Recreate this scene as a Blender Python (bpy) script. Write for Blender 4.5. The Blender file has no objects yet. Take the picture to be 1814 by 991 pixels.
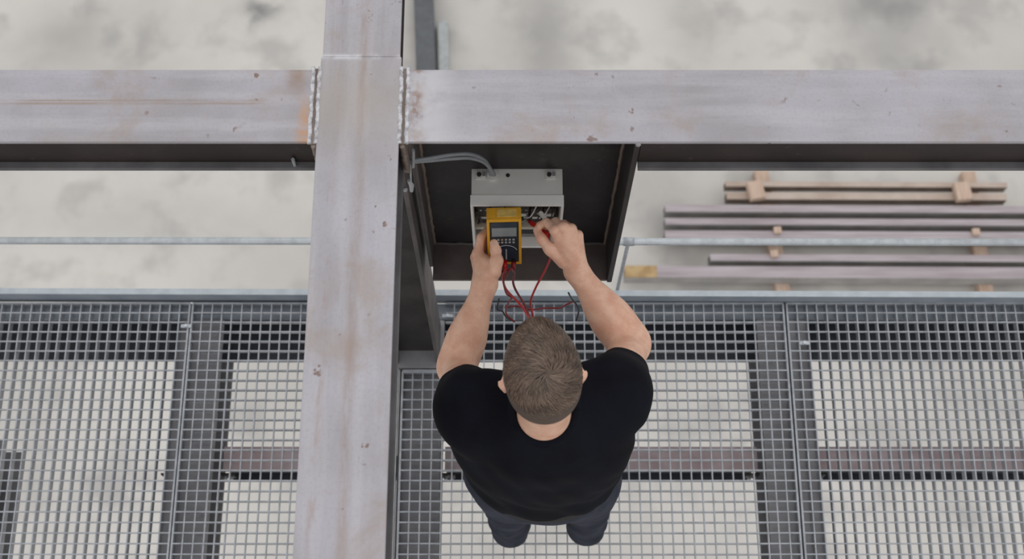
import bpy, bmesh, math, random
import numpy as np
from mathutils import Vector, Matrix
random.seed(7); rng = np.random.default_rng(7)
C = bpy.context.scene.collection
PI = math.pi

# ------------------------------------------------------------------ camera
F = 2300.0; TH = math.radians(20.0); H = 4.12
cam_d = bpy.data.cameras.new('camera'); cam = bpy.data.objects.new('camera', cam_d); C.objects.link(cam)
cam.location = (0, 0, H); cam.rotation_euler = (TH, 0, 0)
cam_d.sensor_width = 36.0; cam_d.lens = F / 1814.0 * 36.0; cam_d.clip_end = 200
cam_d.dof.use_dof = True; cam_d.dof.focus_distance = 3.1; cam_d.dof.aperture_fstop = 3.9
bpy.context.scene.camera = cam

# ------------------------------------------------------------------ sky: even overcast, brighter overhead
w = bpy.data.worlds.new('overcast_sky'); bpy.context.scene.world = w; w.use_nodes = True
nt = w.node_tree; nt.nodes.clear()
tc = nt.nodes.new('ShaderNodeTexCoord'); sx = nt.nodes.new('ShaderNodeSeparateXYZ'); nt.links.new(tc.outputs['Generated'], sx.inputs[0])
mr = nt.nodes.new('ShaderNodeMapRange'); nt.links.new(sx.outputs['Z'], mr.inputs[0])
mr.inputs['From Min'].default_value = 0; mr.inputs['From Max'].default_value = 1
mr.inputs['To Min'].default_value = 0.64; mr.inputs['To Max'].default_value = 0.96
bg = nt.nodes.new('ShaderNodeBackground'); bg.inputs['Color'].default_value = (0.985, 0.99, 1.0, 1)
nt.links.new(mr.outputs[0], bg.inputs['Strength'])
wo = nt.nodes.new('ShaderNodeOutputWorld'); nt.links.new(bg.outputs[0], wo.inputs[0])
sun_d = bpy.data.lights.new('sun', 'SUN'); sun_d.energy = 0.2; sun_d.angle = math.radians(50); sun_d.color = (1, 0.985, 0.96)
sun = bpy.data.objects.new('sun', sun_d); C.objects.link(sun); sun.rotation_euler = (math.radians(-14), math.radians(10), 0); sun.location = (0, 0, 12)
vs = bpy.context.scene.view_settings
vs.view_transform = 'Standard'; vs.look = 'None'; vs.gamma = 1.0; vs.use_curve_mapping = False; vs.exposure = 0.0

# ------------------------------------------------------------------ pixels to rays
def ray(px, py):
    x = (px - 907) / F; y = (495.5 - py) / F; c, s = math.cos(TH), math.sin(TH)
    return Vector((x, y * c + s, y * s - c))
def PZ(px, py, z):
    d = ray(px, py); return Vector((0, 0, H)) + d * ((z - H) / d.z)
def PY(px, py, Y):
    d = ray(px, py); return Vector((0, 0, H)) + d * (Y / d.y)

# ------------------------------------------------------------------ materials
class NB:
    def __init__(s, name):
        s.m = bpy.data.materials.new(name); s.m.use_nodes = True; s.t = s.m.node_tree; s.n = s.t.nodes
        s.bs = s.n['Principled BSDF']; s.pos = s.n.new('ShaderNodeNewGeometry').outputs['Position']
        sp = s.n.new('ShaderNodeSeparateXYZ'); s.l(s.pos, sp.inputs[0]); s.X, s.Y, s.Z = sp.outputs
    def l(s, a, b): s.t.links.new(a, b)
    def put(s, v, sock):
        if hasattr(v, 'links'): s.l(v, sock)
        elif isinstance(v, (tuple, list)): sock.default_value = (*v, 1) if len(v) == 3 and sock.type == 'RGBA' else v
        else: sock.default_value = v
    def math(s, op, a, b=0.0, clamp=False):
        n = s.n.new('ShaderNodeMath'); n.operation = op; n.use_clamp = clamp; s.put(a, n.inputs[0]); s.put(b, n.inputs[1]); return n.outputs[0]
    def scale(s, v):
        n = s.n.new('ShaderNodeVectorMath'); n.operation = 'MULTIPLY'; s.l(s.pos, n.inputs[0]); n.inputs[1].default_value = v; return n.outputs[0]
    def noise(s, sc, det=4, rough=0.55, vec=None, dist=0.0):
        n = s.n.new('ShaderNodeTexNoise'); s.l(vec or s.pos, n.inputs['Vector']); n.inputs['Scale'].default_value = sc
        n.inputs['Detail'].default_value = det; n.inputs['Roughness'].default_value = rough; n.inputs['Distortion'].default_value = dist; return n.outputs[0]
    def step(s, v, a, b):
        n = s.n.new('ShaderNodeMapRange'); n.interpolation_type = 'SMOOTHSTEP'; s.put(v, n.inputs[0])
        n.inputs['From Min'].default_value = a; n.inputs['From Max'].default_value = b; return n.outputs[0]
    def mix(s, f, a, b):
        n = s.n.new('ShaderNodeMix'); n.data_type = 'RGBA'; s.put(f, n.inputs[0]); s.put(a, n.inputs[6]); s.put(b, n.inputs[7]); return n.outputs[2]
    def gauss(s, coord, c, wd):
        d = s.math('DIVIDE', s.math('SUBTRACT', coord, c), wd); return s.math('EXPONENT', s.math('MULTIPLY', s.math('MULTIPLY', d, d), -1.0))
    def mul(s, a, b): return s.math('MULTIPLY', a, b)
    def bump(s, v, strength=0.2, dist=0.002):
        n = s.n.new('ShaderNodeBump'); n.inputs['Strength'].default_value = strength; n.inputs['Distance'].default_value = dist
        s.l(v, n.inputs['Height']); s.l(n.outputs[0], s.bs.inputs['Normal'])
    def done(s, col, rough=0.6, metal=0.0, spec=0.5):
        s.put(col, s.bs.inputs['Base Color']); s.put(rough, s.bs.inputs['Roughness']); s.bs.inputs['Metallic'].default_value = metal
        s.bs.inputs['Specular IOR Level'].default_value = spec; return s.m
def sr(r, g, b):
    f = lambda v: (v / 255 / 12.92) if v / 255 <= 0.04045 else ((v / 255 + 0.055) / 1.055) ** 2.4
    return (f(r), f(g), f(b))
def simple(name, col, rough=0.5, metal=0.0, var=0.12, sc=25, spec=0.5):
    b = NB(name); n = b.noise(sc, 3); dk = tuple(c * (1 - var) for c in col); lt = tuple(min(1, c * (1 + var)) for c in col)
    return b.done(b.mix(b.step(n, 0.3, 0.7), dk, lt), rough, metal, spec)

def steel_top(name, stripe=None, extra=None, along='Y'):
    b = NB(name)
    st = (26, 2.2, 8) if along == 'Y' else (2.2, 26, 8)
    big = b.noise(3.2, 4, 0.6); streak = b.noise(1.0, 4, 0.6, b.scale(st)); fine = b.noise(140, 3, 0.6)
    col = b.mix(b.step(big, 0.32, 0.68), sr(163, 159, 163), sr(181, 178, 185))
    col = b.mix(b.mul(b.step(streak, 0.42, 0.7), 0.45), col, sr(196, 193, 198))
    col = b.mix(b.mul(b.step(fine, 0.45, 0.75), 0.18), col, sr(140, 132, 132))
    rust = b.mul(b.step(b.noise(5.0, 5, 0.65, None, 0.4), 0.52, 0.72), 0.6)
    col = b.mix(rust, col, sr(166, 150, 140))
    pits = b.mul(b.step(b.noise(34, 3, 0.5), 0.665, 0.71), b.step(b.noise(6, 2), 0.46, 0.6))
    col = b.mix(b.mul(pits, 0.75), col, sr(118, 88, 68))
    scr = b.mul(b.step(b.noise(1, 3, 0.5, b.scale((160, 30, 60))), 0.70, 0.74), b.step(b.noise(4, 2), 0.5, 0.65))
    col = b.mix(b.mul(scr, 0.6), col, sr(122, 100, 88))
    if stripe: col = stripe(b, col)
    if extra: col = extra(b, col)
    b.bump(fine, 0.12, 0.001)
    return b.done(col, 0.62, 0.0, 0.35)
def stripe_y(b, col):      # rust run along the middle of the long beam
    n = b.noise(1.0, 5, 0.7, b.scale((30, 5, 1)))
    f = b.mul(b.gauss(b.math('ADD', b.X, b.math('MULTIPLY', b.noise(2, 2), 0.02)), -0.304, 0.011), b.step(n, 0.35, 0.62))
    col = b.mix(b.mul(f, 0.5), col, sr(156, 132, 118))
    f2 = b.mul(b.gauss(b.X, -0.372, 0.010), b.step(n, 0.48, 0.7)); col = b.mix(b.mul(f2, 0.5), col, sr(160, 128, 112))
    f3 = b.mul(b.gauss(b.X, -0.345, 0.25), b.gauss(b.Y, 1.27, 0.10)); col = b.mix(b.mul(f3, 0.4), col, sr(176, 164, 150))
    f4 = b.mul(b.gauss(b.Y, 1.383, 0.006), b.step(b.noise(18, 3), 0.4, 0.6)); return b.mix(b.mul(f4, 0.8), col, sr(222, 222, 226))
def stripe_x(b, col):
    n = b.noise(1.0, 4, 0.6, b.scale((5, 40, 1)))
    f = b.mul(b.math('MAXIMUM', b.gauss(b.Y, 1.272, 0.003), b.gauss(b.Y, 1.279, 0.0022)), b.step(n, 0.3, 0.55))
    f = b.mul(f, b.mul(b.step(b.X, -1.30, -0.95), b.math('SUBTRACT', 1.0, b.step(b.X, -0.56, -0.50)))); col = b.mix(b.mul(f, 0.65), col, sr(154, 130, 108))
    o = b.mul(b.gauss(b.X, -0.438, 0.012), b.step(b.math('ADD', b.Y, b.mul(b.noise(22, 3), 0.05)), 1.33, 1.28)); 
    wx = b.math('ADD', b.X, b.mul(b.math('SUBTRACT', b.noise(25, 4, 0.7), 0.5), 0.03)); o2 = b.mul(b.mul(b.gauss(wx, -0.430, 0.014), b.math('SUBTRACT', 1.0, b.step(b.Y, 1.235, 1.31))), b.step(b.noise(30, 4, 0.7), 0.25, 0.6))
    col = b.mix(b.mul(o2, 0.85), col, sr(196, 150, 112))
    o3 = b.mul(b.gauss(b.X, -0.452, 0.022), b.step(b.Y, 1.26, 1.33)); return b.mix(b.mul(o3, b.math('ADD', 0.25, b.mul(b.noise(40, 3), 0.7))), col, sr(150, 122, 100))
def stripe_xr(b, col):
    f = b.mul(b.gauss(b.X, -0.198, 0.016), b.step(b.noise(45, 4, 0.7), 0.42, 0.6)); col = b.mix(b.mul(f, 0.8), col, sr(140, 104, 82))
    f = b.mul(b.gauss(b.X, -0.175, 0.05), b.step(b.noise(12, 3), 0.4, 0.6)); return b.mix(b.mul(f, 0.7), col, sr(205, 203, 206))
M = {}
M['steel_y'] = steel_top('ground_steel_long_beam', stripe_y)
M['steel_x'] = steel_top('ground_steel_cross_beam', stripe_x, None, 'X')
M['steel_xr'] = steel_top('ground_steel_cross_beam_b', stripe_xr, None, 'X')
def dark_steel(name, c1, c2, rough=0.55):
    b = NB(name); col = b.mix(b.step(b.noise(7, 5, 0.6), 0.35, 0.7), c1, c2)
    col = b.mix(b.mul(b.step(b.noise(40, 4, 0.6), 0.6, 0.75), 0.35), col, sr(98, 84, 76)); b.bump(b.noise(90, 3), 0.15, 0.001); return b.done(col, rough, 0.0, 0.4)
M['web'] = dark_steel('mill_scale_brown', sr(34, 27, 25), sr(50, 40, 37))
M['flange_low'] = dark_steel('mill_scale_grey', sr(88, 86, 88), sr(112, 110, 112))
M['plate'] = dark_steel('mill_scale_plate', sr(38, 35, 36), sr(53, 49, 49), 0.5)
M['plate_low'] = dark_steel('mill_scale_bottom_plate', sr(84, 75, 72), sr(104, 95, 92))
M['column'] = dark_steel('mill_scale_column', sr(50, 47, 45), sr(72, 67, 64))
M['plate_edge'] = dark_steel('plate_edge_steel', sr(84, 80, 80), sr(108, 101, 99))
M['weld_brown'] = dark_steel('brown_weld', sr(120, 106, 96), sr(146, 134, 126))
b = NB('weld_silver'); M['weld'] = b.done(b.mix(b.step(b.noise(60, 4, 0.7), 0.35, 0.6), sr(158, 154, 157), sr(212, 212, 216)), 0.5, 0.0, 0.6); 
M['galv'] = simple('galvanised_steel', sr(182, 186, 191), 0.42, 0.35, 0.12, 60)
M['galv_rail'] = simple('galvanised_rail', sr(196, 201, 205), 0.38, 0.35, 0.1, 40)
M['grate'] = simple('galvanised_grating', sr(166, 169, 174), 0.5, 0.2, 0.14, 30)
M['toe'] = simple('galvanised_kick_plate', sr(184, 192, 198), 0.45, 0.25, 0.08, 20)
M['channel'] = dark_steel('blue_grey_channel', sr(140, 148, 158), sr(160, 167, 175))
M['channel_dark'] = dark_steel('dark_channel_flange', sr(62, 66, 72), sr(80, 84, 90))
M['support'] = dark_steel('grey_support_steel', sr(136, 135, 138), sr(156, 155, 158))
b = NB('red_brown_primer'); M['primer'] = b.done(b.mix(b.step(b.noise(9, 4), 0.3, 0.7), sr(180, 158, 160), sr(202, 184, 186)), 0.6)
M['pipe_dark'] = simple('dark_grey_painted_steel', sr(92, 95, 99), 0.5)
M['pipe_light'] = simple('light_grey_painted_steel', sr(168, 172, 172), 0.5)
b = NB('mill_lilac'); M['lilac'] = b.done(b.mix(b.step(b.noise(1, 4, 0.6, b.scale((2, 30, 8))), 0.3, 0.7), sr(160, 148, 152), sr(188, 178, 182)), 0.6)
M['lilac_shade'] = dark_steel('tube_side_shade', sr(150, 147, 145), sr(168, 165, 162))  # greyer, darker copy of the lilac steel, shade painted on tube sides
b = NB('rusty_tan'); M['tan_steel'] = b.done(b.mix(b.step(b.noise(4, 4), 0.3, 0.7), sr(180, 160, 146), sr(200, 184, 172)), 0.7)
M['tan_shade'] = dark_steel('tan_tube_side_shade', sr(132, 116, 106), sr(150, 134, 124))  # darkened copy of the tan steel, shade painted on tube sides
b = NB('orange_paint'); M['orange'] = b.done(b.mix(b.step(b.noise(14, 4), 0.35, 0.65), sr(168, 136, 92), sr(192, 164, 120)), 0.6)
b = NB('timber'); g = b.noise(1, 4, 0.6, b.scale((40, 5, 40))); M['timber'] = b.done(b.mix(b.step(g, 0.3, 0.7), sr(192, 164, 144), sr(212, 188, 170)), 0.75)

def concrete():
    b = NB('pale_concrete')
    n1 = b.noise(0.55, 4, 0.55); n2 = b.noise(2.0, 3.5, 0.55); n3 = b.noise(1.1, 4, 0.6)
    col = b.mix(b.step(n1, 0.35, 0.65), sr(199, 195, 189), sr(215, 211, 205))
    col = b.mix(b.mul(b.step(n2, 0.48, 0.70), 0.6), col, sr(170, 167, 164))
    col = b.mix(b.mul(b.step(n3, 0.55, 0.75), 0.35), col, sr(222, 219, 210))
    warp = b.mul(b.math('SUBTRACT', b.noise(3.0, 4), 0.5), 0.5)
    for px, py, wx, wy, st in ((458, 20, .11, .13, .85), (970, 55, .25, .6, .5), (1560, 15, .5, .3, .6), (1590, 110, .4, .3, .45), (760, 30, .2, .4, .2), (120, 60, .3, .3, .3), (260, 60, .14, .18, .3), (1230, 40, .25, .3, .28), (240, 390, .7, .25, .22), (1150, 330, .25, .3, .25)):
        p = PZ(px, py, -5.0)
        f = b.mul(b.gauss(b.math('ADD', b.X, warp), p.x, wx), b.gauss(b.math('ADD', b.Y, warp), p.y, wy))
        col = b.mix(b.mul(f, st), col, sr(128, 127, 127))
    b.bump(b.noise(30, 4), 0.1, 0.004)
    return b.done(col, 0.8, 0.0, 0.3)
M['concrete'] = concrete()

# ------------------------------------------------------------------ mesh helpers
class MB:
    def __init__(s): s.v = []; s.f = []
    def add(s, vs, fs):
        o = len(s.v); s.v += [tuple(p) for p in vs]; s.f += [tuple(i + o for i in f) for f in fs]; return s
    def box(s, lo, hi, R=None, c=None):
        x0, y0, z0 = lo; x1, y1, z1 = hi
        vs = [Vector(p) for p in ((x0,y0,z0),(x1,y0,z0),(x1,y1,z0),(x0,y1,z0),(x0,y0,z1),(x1,y0,z1),(x1,y1,z1),(x0,y1,z1))]
        if R is not None: vs = [R @ p + (c or Vector()) for p in vs]
        return s.add(vs, [(0,3,2,1),(4,5,6,7),(0,1,5,4),(1,2,6,5),(2,3,7,6),(3,0,4,7)])
    def hexa(s, vs): return s.add(vs, [(0,3,2,1),(4,5,6,7),(0,1,5,4),(1,2,6,5),(2,3,7,6),(3,0,4,7)])
    def tube(s, pts, r, n=10, jit=0.0):
        pts = [Vector(p) for p in pts]; rings = []; up = None
        for i, p in enumerate(pts):
            t = (pts[min(i + 1, len(pts) - 1)] - pts[max(i - 1, 0)]).normalized()
            if up is None: up = t.orthogonal().normalized()
            up = (up - t * up.dot(t)).normalized(); sd = t.cross(up)
            rr = (r[i] if isinstance(r, (list, tuple)) else r) * (1 + jit * random.uniform(-1, 1))
            rings.append([p + (up * math.cos(2*PI*k/n) + sd * math.sin(2*PI*k/n)) * rr for k in range(n)])
        vs = [q for g in rings for q in g]; fs = []
        for i in range(len(rings) - 1):
            for k in range(n): fs.append((i*n+k, i*n+(k+1)%n, (i+1)*n+(k+1)%n, (i+1)*n+k))
        fs.append(tuple(range(n))[::-1]); fs.append(tuple((len(rings)-1)*n + k for k in range(n)))
        return s.add(vs, fs)
    def build(s, name, mat, parent=None, bevel=0.0, smooth=False, seg=2):
        me = bpy.data.meshes.new(name); me.from_pydata(s.v, [], s.f); me.validate()
        bm = bmesh.new(); bm.from_mesh(me); bmesh.ops.recalc_face_normals(bm, faces=bm.faces)
        if bevel: bmesh.ops.bevel(bm, geom=list(bm.edges), offset=bevel, segments=seg, profile=0.6, affect='EDGES', clamp_overlap=True)
        if smooth:
            for f in bm.faces: f.smooth = True
        bm.to_mesh(me); bm.free()
        if parent is not None:
            pm = parent.matrix_basis if parent.parent is None else parent.parent.matrix_basis @ parent.matrix_basis
            me.transform(pm.inverted())
        me.materials.append(mat if not isinstance(mat, str) else M[mat])
        return link(bpy.data.objects.new(name, me), parent)
def link(o, parent=None):
    C.objects.link(o)
    if parent is not None: o.parent = parent
    return o
def thing(name, label, cat, loc=(0, 0, 0), group=None, rz=0.0):
    o = bpy.data.objects.new(name, None); o.empty_display_size = 0.05; C.objects.link(o); o.location = loc; o.rotation_euler = (0, 0, rz)
    return tag(o, label, cat, group)
def tag(o, label=None, cat=None, group=None, kind=None):
    if label: o['label'] = label
    if cat: o['category'] = cat
    if group: o['group'] = group
    if kind: o['kind'] = kind
    return o
def box_part(name, lo, hi, mat, parent, bevel=0.0): return MB().box(lo, hi).build(name, mat, parent, bevel)
def spline(pts, n=8):
    P = [Vector(p) for p in pts]; P = [2*P[0]-P[1]] + P + [2*P[-1]-P[-2]]; out = []
    for i in range(1, len(P) - 2):
        for k in range(n):
            t = k / n; a, b_, c, d = P[i-1], P[i], P[i+1], P[i+2]
            out.append(0.5 * ((2*b_) + (c-a)*t + (2*a-5*b_+4*c-d)*t*t + (-a+3*b_-3*c+d)*t**3))
    out.append(P[-2]); return out

# ------------------------------------------------------------------ ground
GZ = -5.0
g = MB().add([(-30, -30, GZ), (30, -30, GZ), (30, 30, GZ), (-30, 30, GZ)], [(0, 1, 2, 3)]).build('floor', 'concrete')
tag(g, 'pale stained concrete ground far below the steel walkway', None, None, 'structure')

# ------------------------------------------------------------------ big overhead steel beams
ZB, TF = 1.70, 0.012; ZL = 1.555
BX0, BX1 = -0.404, -0.234
BY0, BY1 = 1.184, 1.352
def ibeam_y(t, x0, x1, y0, y1, z1, z0, tf, tw, mt, mw, ml):
    xc = (x0 + x1) / 2
    box_part('top_flange', (x0, y0, z1 - tf), (x1, y1, z1), mt, t, 0.0025)
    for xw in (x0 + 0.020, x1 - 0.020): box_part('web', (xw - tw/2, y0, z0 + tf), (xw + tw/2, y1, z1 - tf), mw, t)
    box_part('bottom_flange', (x0, y0, z0), (x1, y1, z0 + tf), ml, t, 0.002)
def ibeam_x(t, x0, x1, y0, y1, z1, z0, tf, tw, mt, mw, ml, bev=0.0025):
    yc = (y0 + y1) / 2
    box_part('top_flange', (x0, y0, z1 - tf), (x1, y1, z1), mt, t, bev)
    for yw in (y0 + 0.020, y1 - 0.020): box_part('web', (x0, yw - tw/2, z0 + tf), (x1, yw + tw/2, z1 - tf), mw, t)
    box_part('bottom_flange', (x0, y0, z0), (x1, y1, z0 + tf), ml, t, bev)
lb = thing('steel_beam', 'long grey steel beam running up and down past the man with rust streak down its middle', 'beam', (-0.319, 0.8, ZL))
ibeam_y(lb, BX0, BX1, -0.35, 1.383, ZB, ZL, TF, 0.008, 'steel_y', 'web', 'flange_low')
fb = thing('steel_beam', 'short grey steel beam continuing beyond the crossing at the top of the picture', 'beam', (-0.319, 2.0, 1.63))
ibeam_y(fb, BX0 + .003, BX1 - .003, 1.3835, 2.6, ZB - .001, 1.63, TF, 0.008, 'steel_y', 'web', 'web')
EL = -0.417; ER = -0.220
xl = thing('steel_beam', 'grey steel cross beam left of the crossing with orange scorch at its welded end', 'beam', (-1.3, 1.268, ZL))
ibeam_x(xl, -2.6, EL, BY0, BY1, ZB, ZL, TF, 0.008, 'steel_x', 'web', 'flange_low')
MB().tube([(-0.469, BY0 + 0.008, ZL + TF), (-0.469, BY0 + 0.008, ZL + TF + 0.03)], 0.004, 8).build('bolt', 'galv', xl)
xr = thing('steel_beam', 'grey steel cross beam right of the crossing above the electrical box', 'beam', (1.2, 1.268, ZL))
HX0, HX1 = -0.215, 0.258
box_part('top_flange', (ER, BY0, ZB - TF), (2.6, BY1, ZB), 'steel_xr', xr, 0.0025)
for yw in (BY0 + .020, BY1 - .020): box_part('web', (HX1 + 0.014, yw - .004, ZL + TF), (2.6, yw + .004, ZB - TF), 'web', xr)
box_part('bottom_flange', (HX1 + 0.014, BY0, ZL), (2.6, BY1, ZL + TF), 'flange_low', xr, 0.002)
def bead(name, pts, r, mat, parent, n=22, seed=0):
    a, b_ = Vector(pts[0]), Vector(pts[1]); rr = random.Random(seed)
    P = [a.lerp(b_, i / n) + Vector((rr.uniform(-1, 1) * r * .22, rr.uniform(-1, 1) * r * .2, rr.uniform(-.2, .2) * r)) for i in range(n + 1)]
    P = spline(P, 3)
    return MB().tube(P, [r * (0.98 + 0.07 * math.sin(i * 0.9 + seed) + rr.uniform(-.09, .09)) for i in range(len(P))], 8).build(name, mat, parent, smooth=True)
box_part('end_plate', (EL, BY0 - 0.004, ZL), (BX0, BY1 + 0.004, ZB - 0.003), 'weld_brown', xl)
box_part('end_plate', (BX1, BY0 - 0.004, ZL), (ER, BY1 + 0.004, ZB - 0.003), 'weld_brown', xr)
for i, (x, par) in enumerate(((EL - 0.002, xl), (BX0 - 0.001, xl), (BX1 + 0.001, xr), (ER + 0.002, xr))):
    bead('weld_bead', ((x, BY0 - 0.004, ZB - 0.002), (x, BY1 + 0.006, ZB - 0.002)), 0.0046, 'weld', par, 16, i)
for x, par in (((EL + BX0) / 2, xl), ((BX1 + ER) / 2, xr)):
    bead('weld_bead', ((x, BY0 - 0.007, ZB - 0.004), (x, BY0 - 0.005, ZL + 0.03)), 0.006, 'weld_brown', par, 14, 9)

# ------------------------------------------------------------------ column under the crossing
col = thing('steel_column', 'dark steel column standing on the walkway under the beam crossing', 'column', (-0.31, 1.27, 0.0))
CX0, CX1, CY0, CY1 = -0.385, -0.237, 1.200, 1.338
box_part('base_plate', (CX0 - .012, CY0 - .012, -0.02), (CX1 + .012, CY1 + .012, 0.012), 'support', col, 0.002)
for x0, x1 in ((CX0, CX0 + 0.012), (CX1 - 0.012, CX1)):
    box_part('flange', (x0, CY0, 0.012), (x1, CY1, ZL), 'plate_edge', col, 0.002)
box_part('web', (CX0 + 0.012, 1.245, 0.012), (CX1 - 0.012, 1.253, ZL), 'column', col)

# ------------------------------------------------------------------ plate housing hung below the cross beam
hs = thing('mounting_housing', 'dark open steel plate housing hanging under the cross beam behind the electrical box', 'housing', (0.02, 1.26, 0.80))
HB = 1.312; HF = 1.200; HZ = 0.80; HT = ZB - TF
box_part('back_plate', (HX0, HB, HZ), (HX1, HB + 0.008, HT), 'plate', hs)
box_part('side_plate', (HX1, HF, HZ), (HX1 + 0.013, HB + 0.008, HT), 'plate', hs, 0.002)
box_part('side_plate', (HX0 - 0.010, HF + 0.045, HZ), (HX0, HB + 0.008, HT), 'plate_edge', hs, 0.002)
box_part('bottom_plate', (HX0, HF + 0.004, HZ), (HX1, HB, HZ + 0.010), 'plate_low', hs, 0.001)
bead('weld_bead', ((HX1 - .003, HB - .003, HT), (HX1 - .003, HB - .003, HZ)), 0.005, 'weld_brown', hs, 40, 3)
bead('weld_bead', ((HX0 + .003, HB - .003, HT), (HX0 + .003, HB - .003, HZ)), 0.005, 'weld_brown', hs, 40, 4)
bead('weld_bead', ((HX0, HB - .003, HZ + .012), (HX1, HB - .003, HZ + .012)), 0.004, 'plate_edge', hs, 40, 5)
bead('weld_bead', ((HX1 + .006, HF - .002, HT - .01), (HX1 + .006, HF - .002, HT - .03)), 0.006, 'weld', hs, 5, 6)

# ------------------------------------------------------------------ electrical box
M['box'] = simple('grey_white_box_paint', sr(216, 215, 210), 0.42, 0.0, 0.05, 12)
M['box_cov'] = simple('off_white_box_cover', sr(238, 237, 233), 0.4, 0.0, 0.04, 12)
M['brown_part'] = simple('dark_brown_plastic', sr(46, 38, 33), 0.5, 0, 0.35, 60)
M['black_part'] = simple('black_plastic', sr(34, 34, 36), 0.45, 0, 0.2, 40)
M['white_part'] = simple('white_plastic', sr(224, 222, 216), 0.4, 0, 0.05)
M['cream_part'] = simple('cream_plastic_trunking', sr(198, 190, 172), 0.5, 0, 0.08)
M['cable'] = simple('grey_cable_sheath', sr(132, 136, 140), 0.4, 0, 0.08)
M['dark_hole'] = simple('dark_knockout', sr(40, 36, 34), 0.7)
M['red'] = simple('red_rubber', sr(196, 30, 34), 0.38, 0, 0.08)
M['dkred'] = simple('dark_red_rubber', sr(128, 22, 30), 0.4, 0, 0.1)
M['blackwire'] = simple('black_wire_rubber', sr(30, 28, 30), 0.4, 0, 0.1)
M['chrome'] = simple('bright_metal', sr(208, 208, 210), 0.25, 0.8, 0.05)
EX0, EX1, EZ0, EZ1, EF = -0.0965, 0.1205, 1.02, 1.29, 1.2155
eb = thing('electrical_box', 'open grey-white electrical box with wiring inside, fixed in the dark housing', 'electrical box', (0.012, HB, EZ0))
T = 0.004
bm = MB(); bm.box((EX0, HB - .003, EZ0), (EX1, HB, EZ1)); yb = HB - .003; ym = 1.243
bm.box((EX0, ym, EZ1 - T), (EX1, yb, EZ1)).box((EX0, ym, EZ0), (EX1, yb, EZ0 + T))
bm.box((EX0, ym, EZ0 + T), (EX0 + T, yb, EZ1 - T)).box((EX1 - T, ym, EZ0 + T), (EX1, yb, EZ1 - T)); bm.build('body', 'box', eb, 0.0008)
o_ = 0.0025; bm = MB()
bm.box((EX0 - o_, EF, EZ1 - T), (EX1 + o_, ym, EZ1 + o_)).box((EX0 - o_, EF, EZ0 - o_), (EX1 + o_, ym, EZ0 + T + .004))
bm.box((EX0 - o_, EF, EZ0 + T), (EX0 + T, ym, EZ1 - T)).box((EX1 - T, EF, EZ0 + T), (EX1 + o_, ym, EZ1 - T)); bm.build('cover_rim', 'box_cov', eb, 0.001)
for x in (EX0 + .022, EX1 - .028):
    tb = box_part('mounting_tab', (x - .013, HB - .028, EZ1), (x + .013, HB - .006, EZ1 + .003), 'box', eb, 0.001)
    MB().tube([(x - .004, HB - .017, EZ1 + .003), (x - .004, HB - .017, EZ1 + .009)], 0.0055, 8).build('screw', 'dark_hole', tb)
    box_part('nut', (x + .004, HB - .022, EZ1 + .003), (x + .011, HB - .012, EZ1 + .008), 'chrome', tb)
MB().tube([(-0.010, HB - .017, EZ1), (-0.010, HB - .017, EZ1 + .0015)], 0.005, 12).build('knockout', 'dark_hole', eb)
MB().tube([(-0.046, HB - .020, EZ1), (-0.046, HB - .020, EZ1 + .010)], 0.014, 14).build('cable_gland', 'box', eb, 0.001)
xs = [EX0 + .012 + i * 0.0325 for i in range(6)]
for i, x in enumerate(xs):
    tb = box_part('contactor', (x, 1.246 + .006 * (i % 2), 1.112), (x + .030, yb, 1.212 - .012 * (i % 3)), 'brown_part', eb, 0.0015)
    for k in range(2): MB().tube([(x + .008 + .014*k, 1.25, 1.195 - .012*(i % 3)), (x + .008 + .014*k, 1.244, 1.196 - .012*(i % 3))], 0.0035, 8).build('screw', 'chrome', tb)
    box_part('rating_label', (x + .005, 1.2445 + .006 * (i % 2), 1.142), (x + .025, 1.246 + .006 * (i % 2), 1.152 + .006 * (i % 2)), 'white_part', tb)
box_part('trunking', (EX0 + T, 1.236, 1.092), (EX1 - T, 1.30, 1.107), 'cream_part', eb, 0.0015)
box_part('terminal_block', (EX0 + .02, 1.243, 1.045), (EX1 - .02, 1.30, 1.088), 'black_part', eb, 0.0015)
def wire(name, pts, r, mat, parent=None, n=7, seg=8): return MB().tube(spline(pts, n), r, seg).build(name, mat, parent, smooth=True)
for i, (a, b2, c) in enumerate((((.030, 1.24, 1.16), (.045, 1.228, 1.195), (.060, 1.25, 1.21)), ((.040, 1.243, 1.13), (.055, 1.226, 1.16), (.075, 1.245, 1.19)), ((.062, 1.243, 1.18), (.076, 1.228, 1.20), (.092, 1.25, 1.205)), ((.085, 1.243, 1.14), (.095, 1.226, 1.18), (.100, 1.25, 1.205)), ((.020, 1.243, 1.12), (.028, 1.228, 1.15), (.038, 1.243, 1.185)))):
    wire('wire', (a, b2, c), 0.0017, ('white_part', 'blackwire', 'white_part', 'brown_part', 'cable')[i], eb)
wire('wire', ((-.09, 1.243, 1.19), (-.075, 1.232, 1.16), (-.085, 1.243, 1.115)), 0.0025, 'brown_part', eb)
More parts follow.
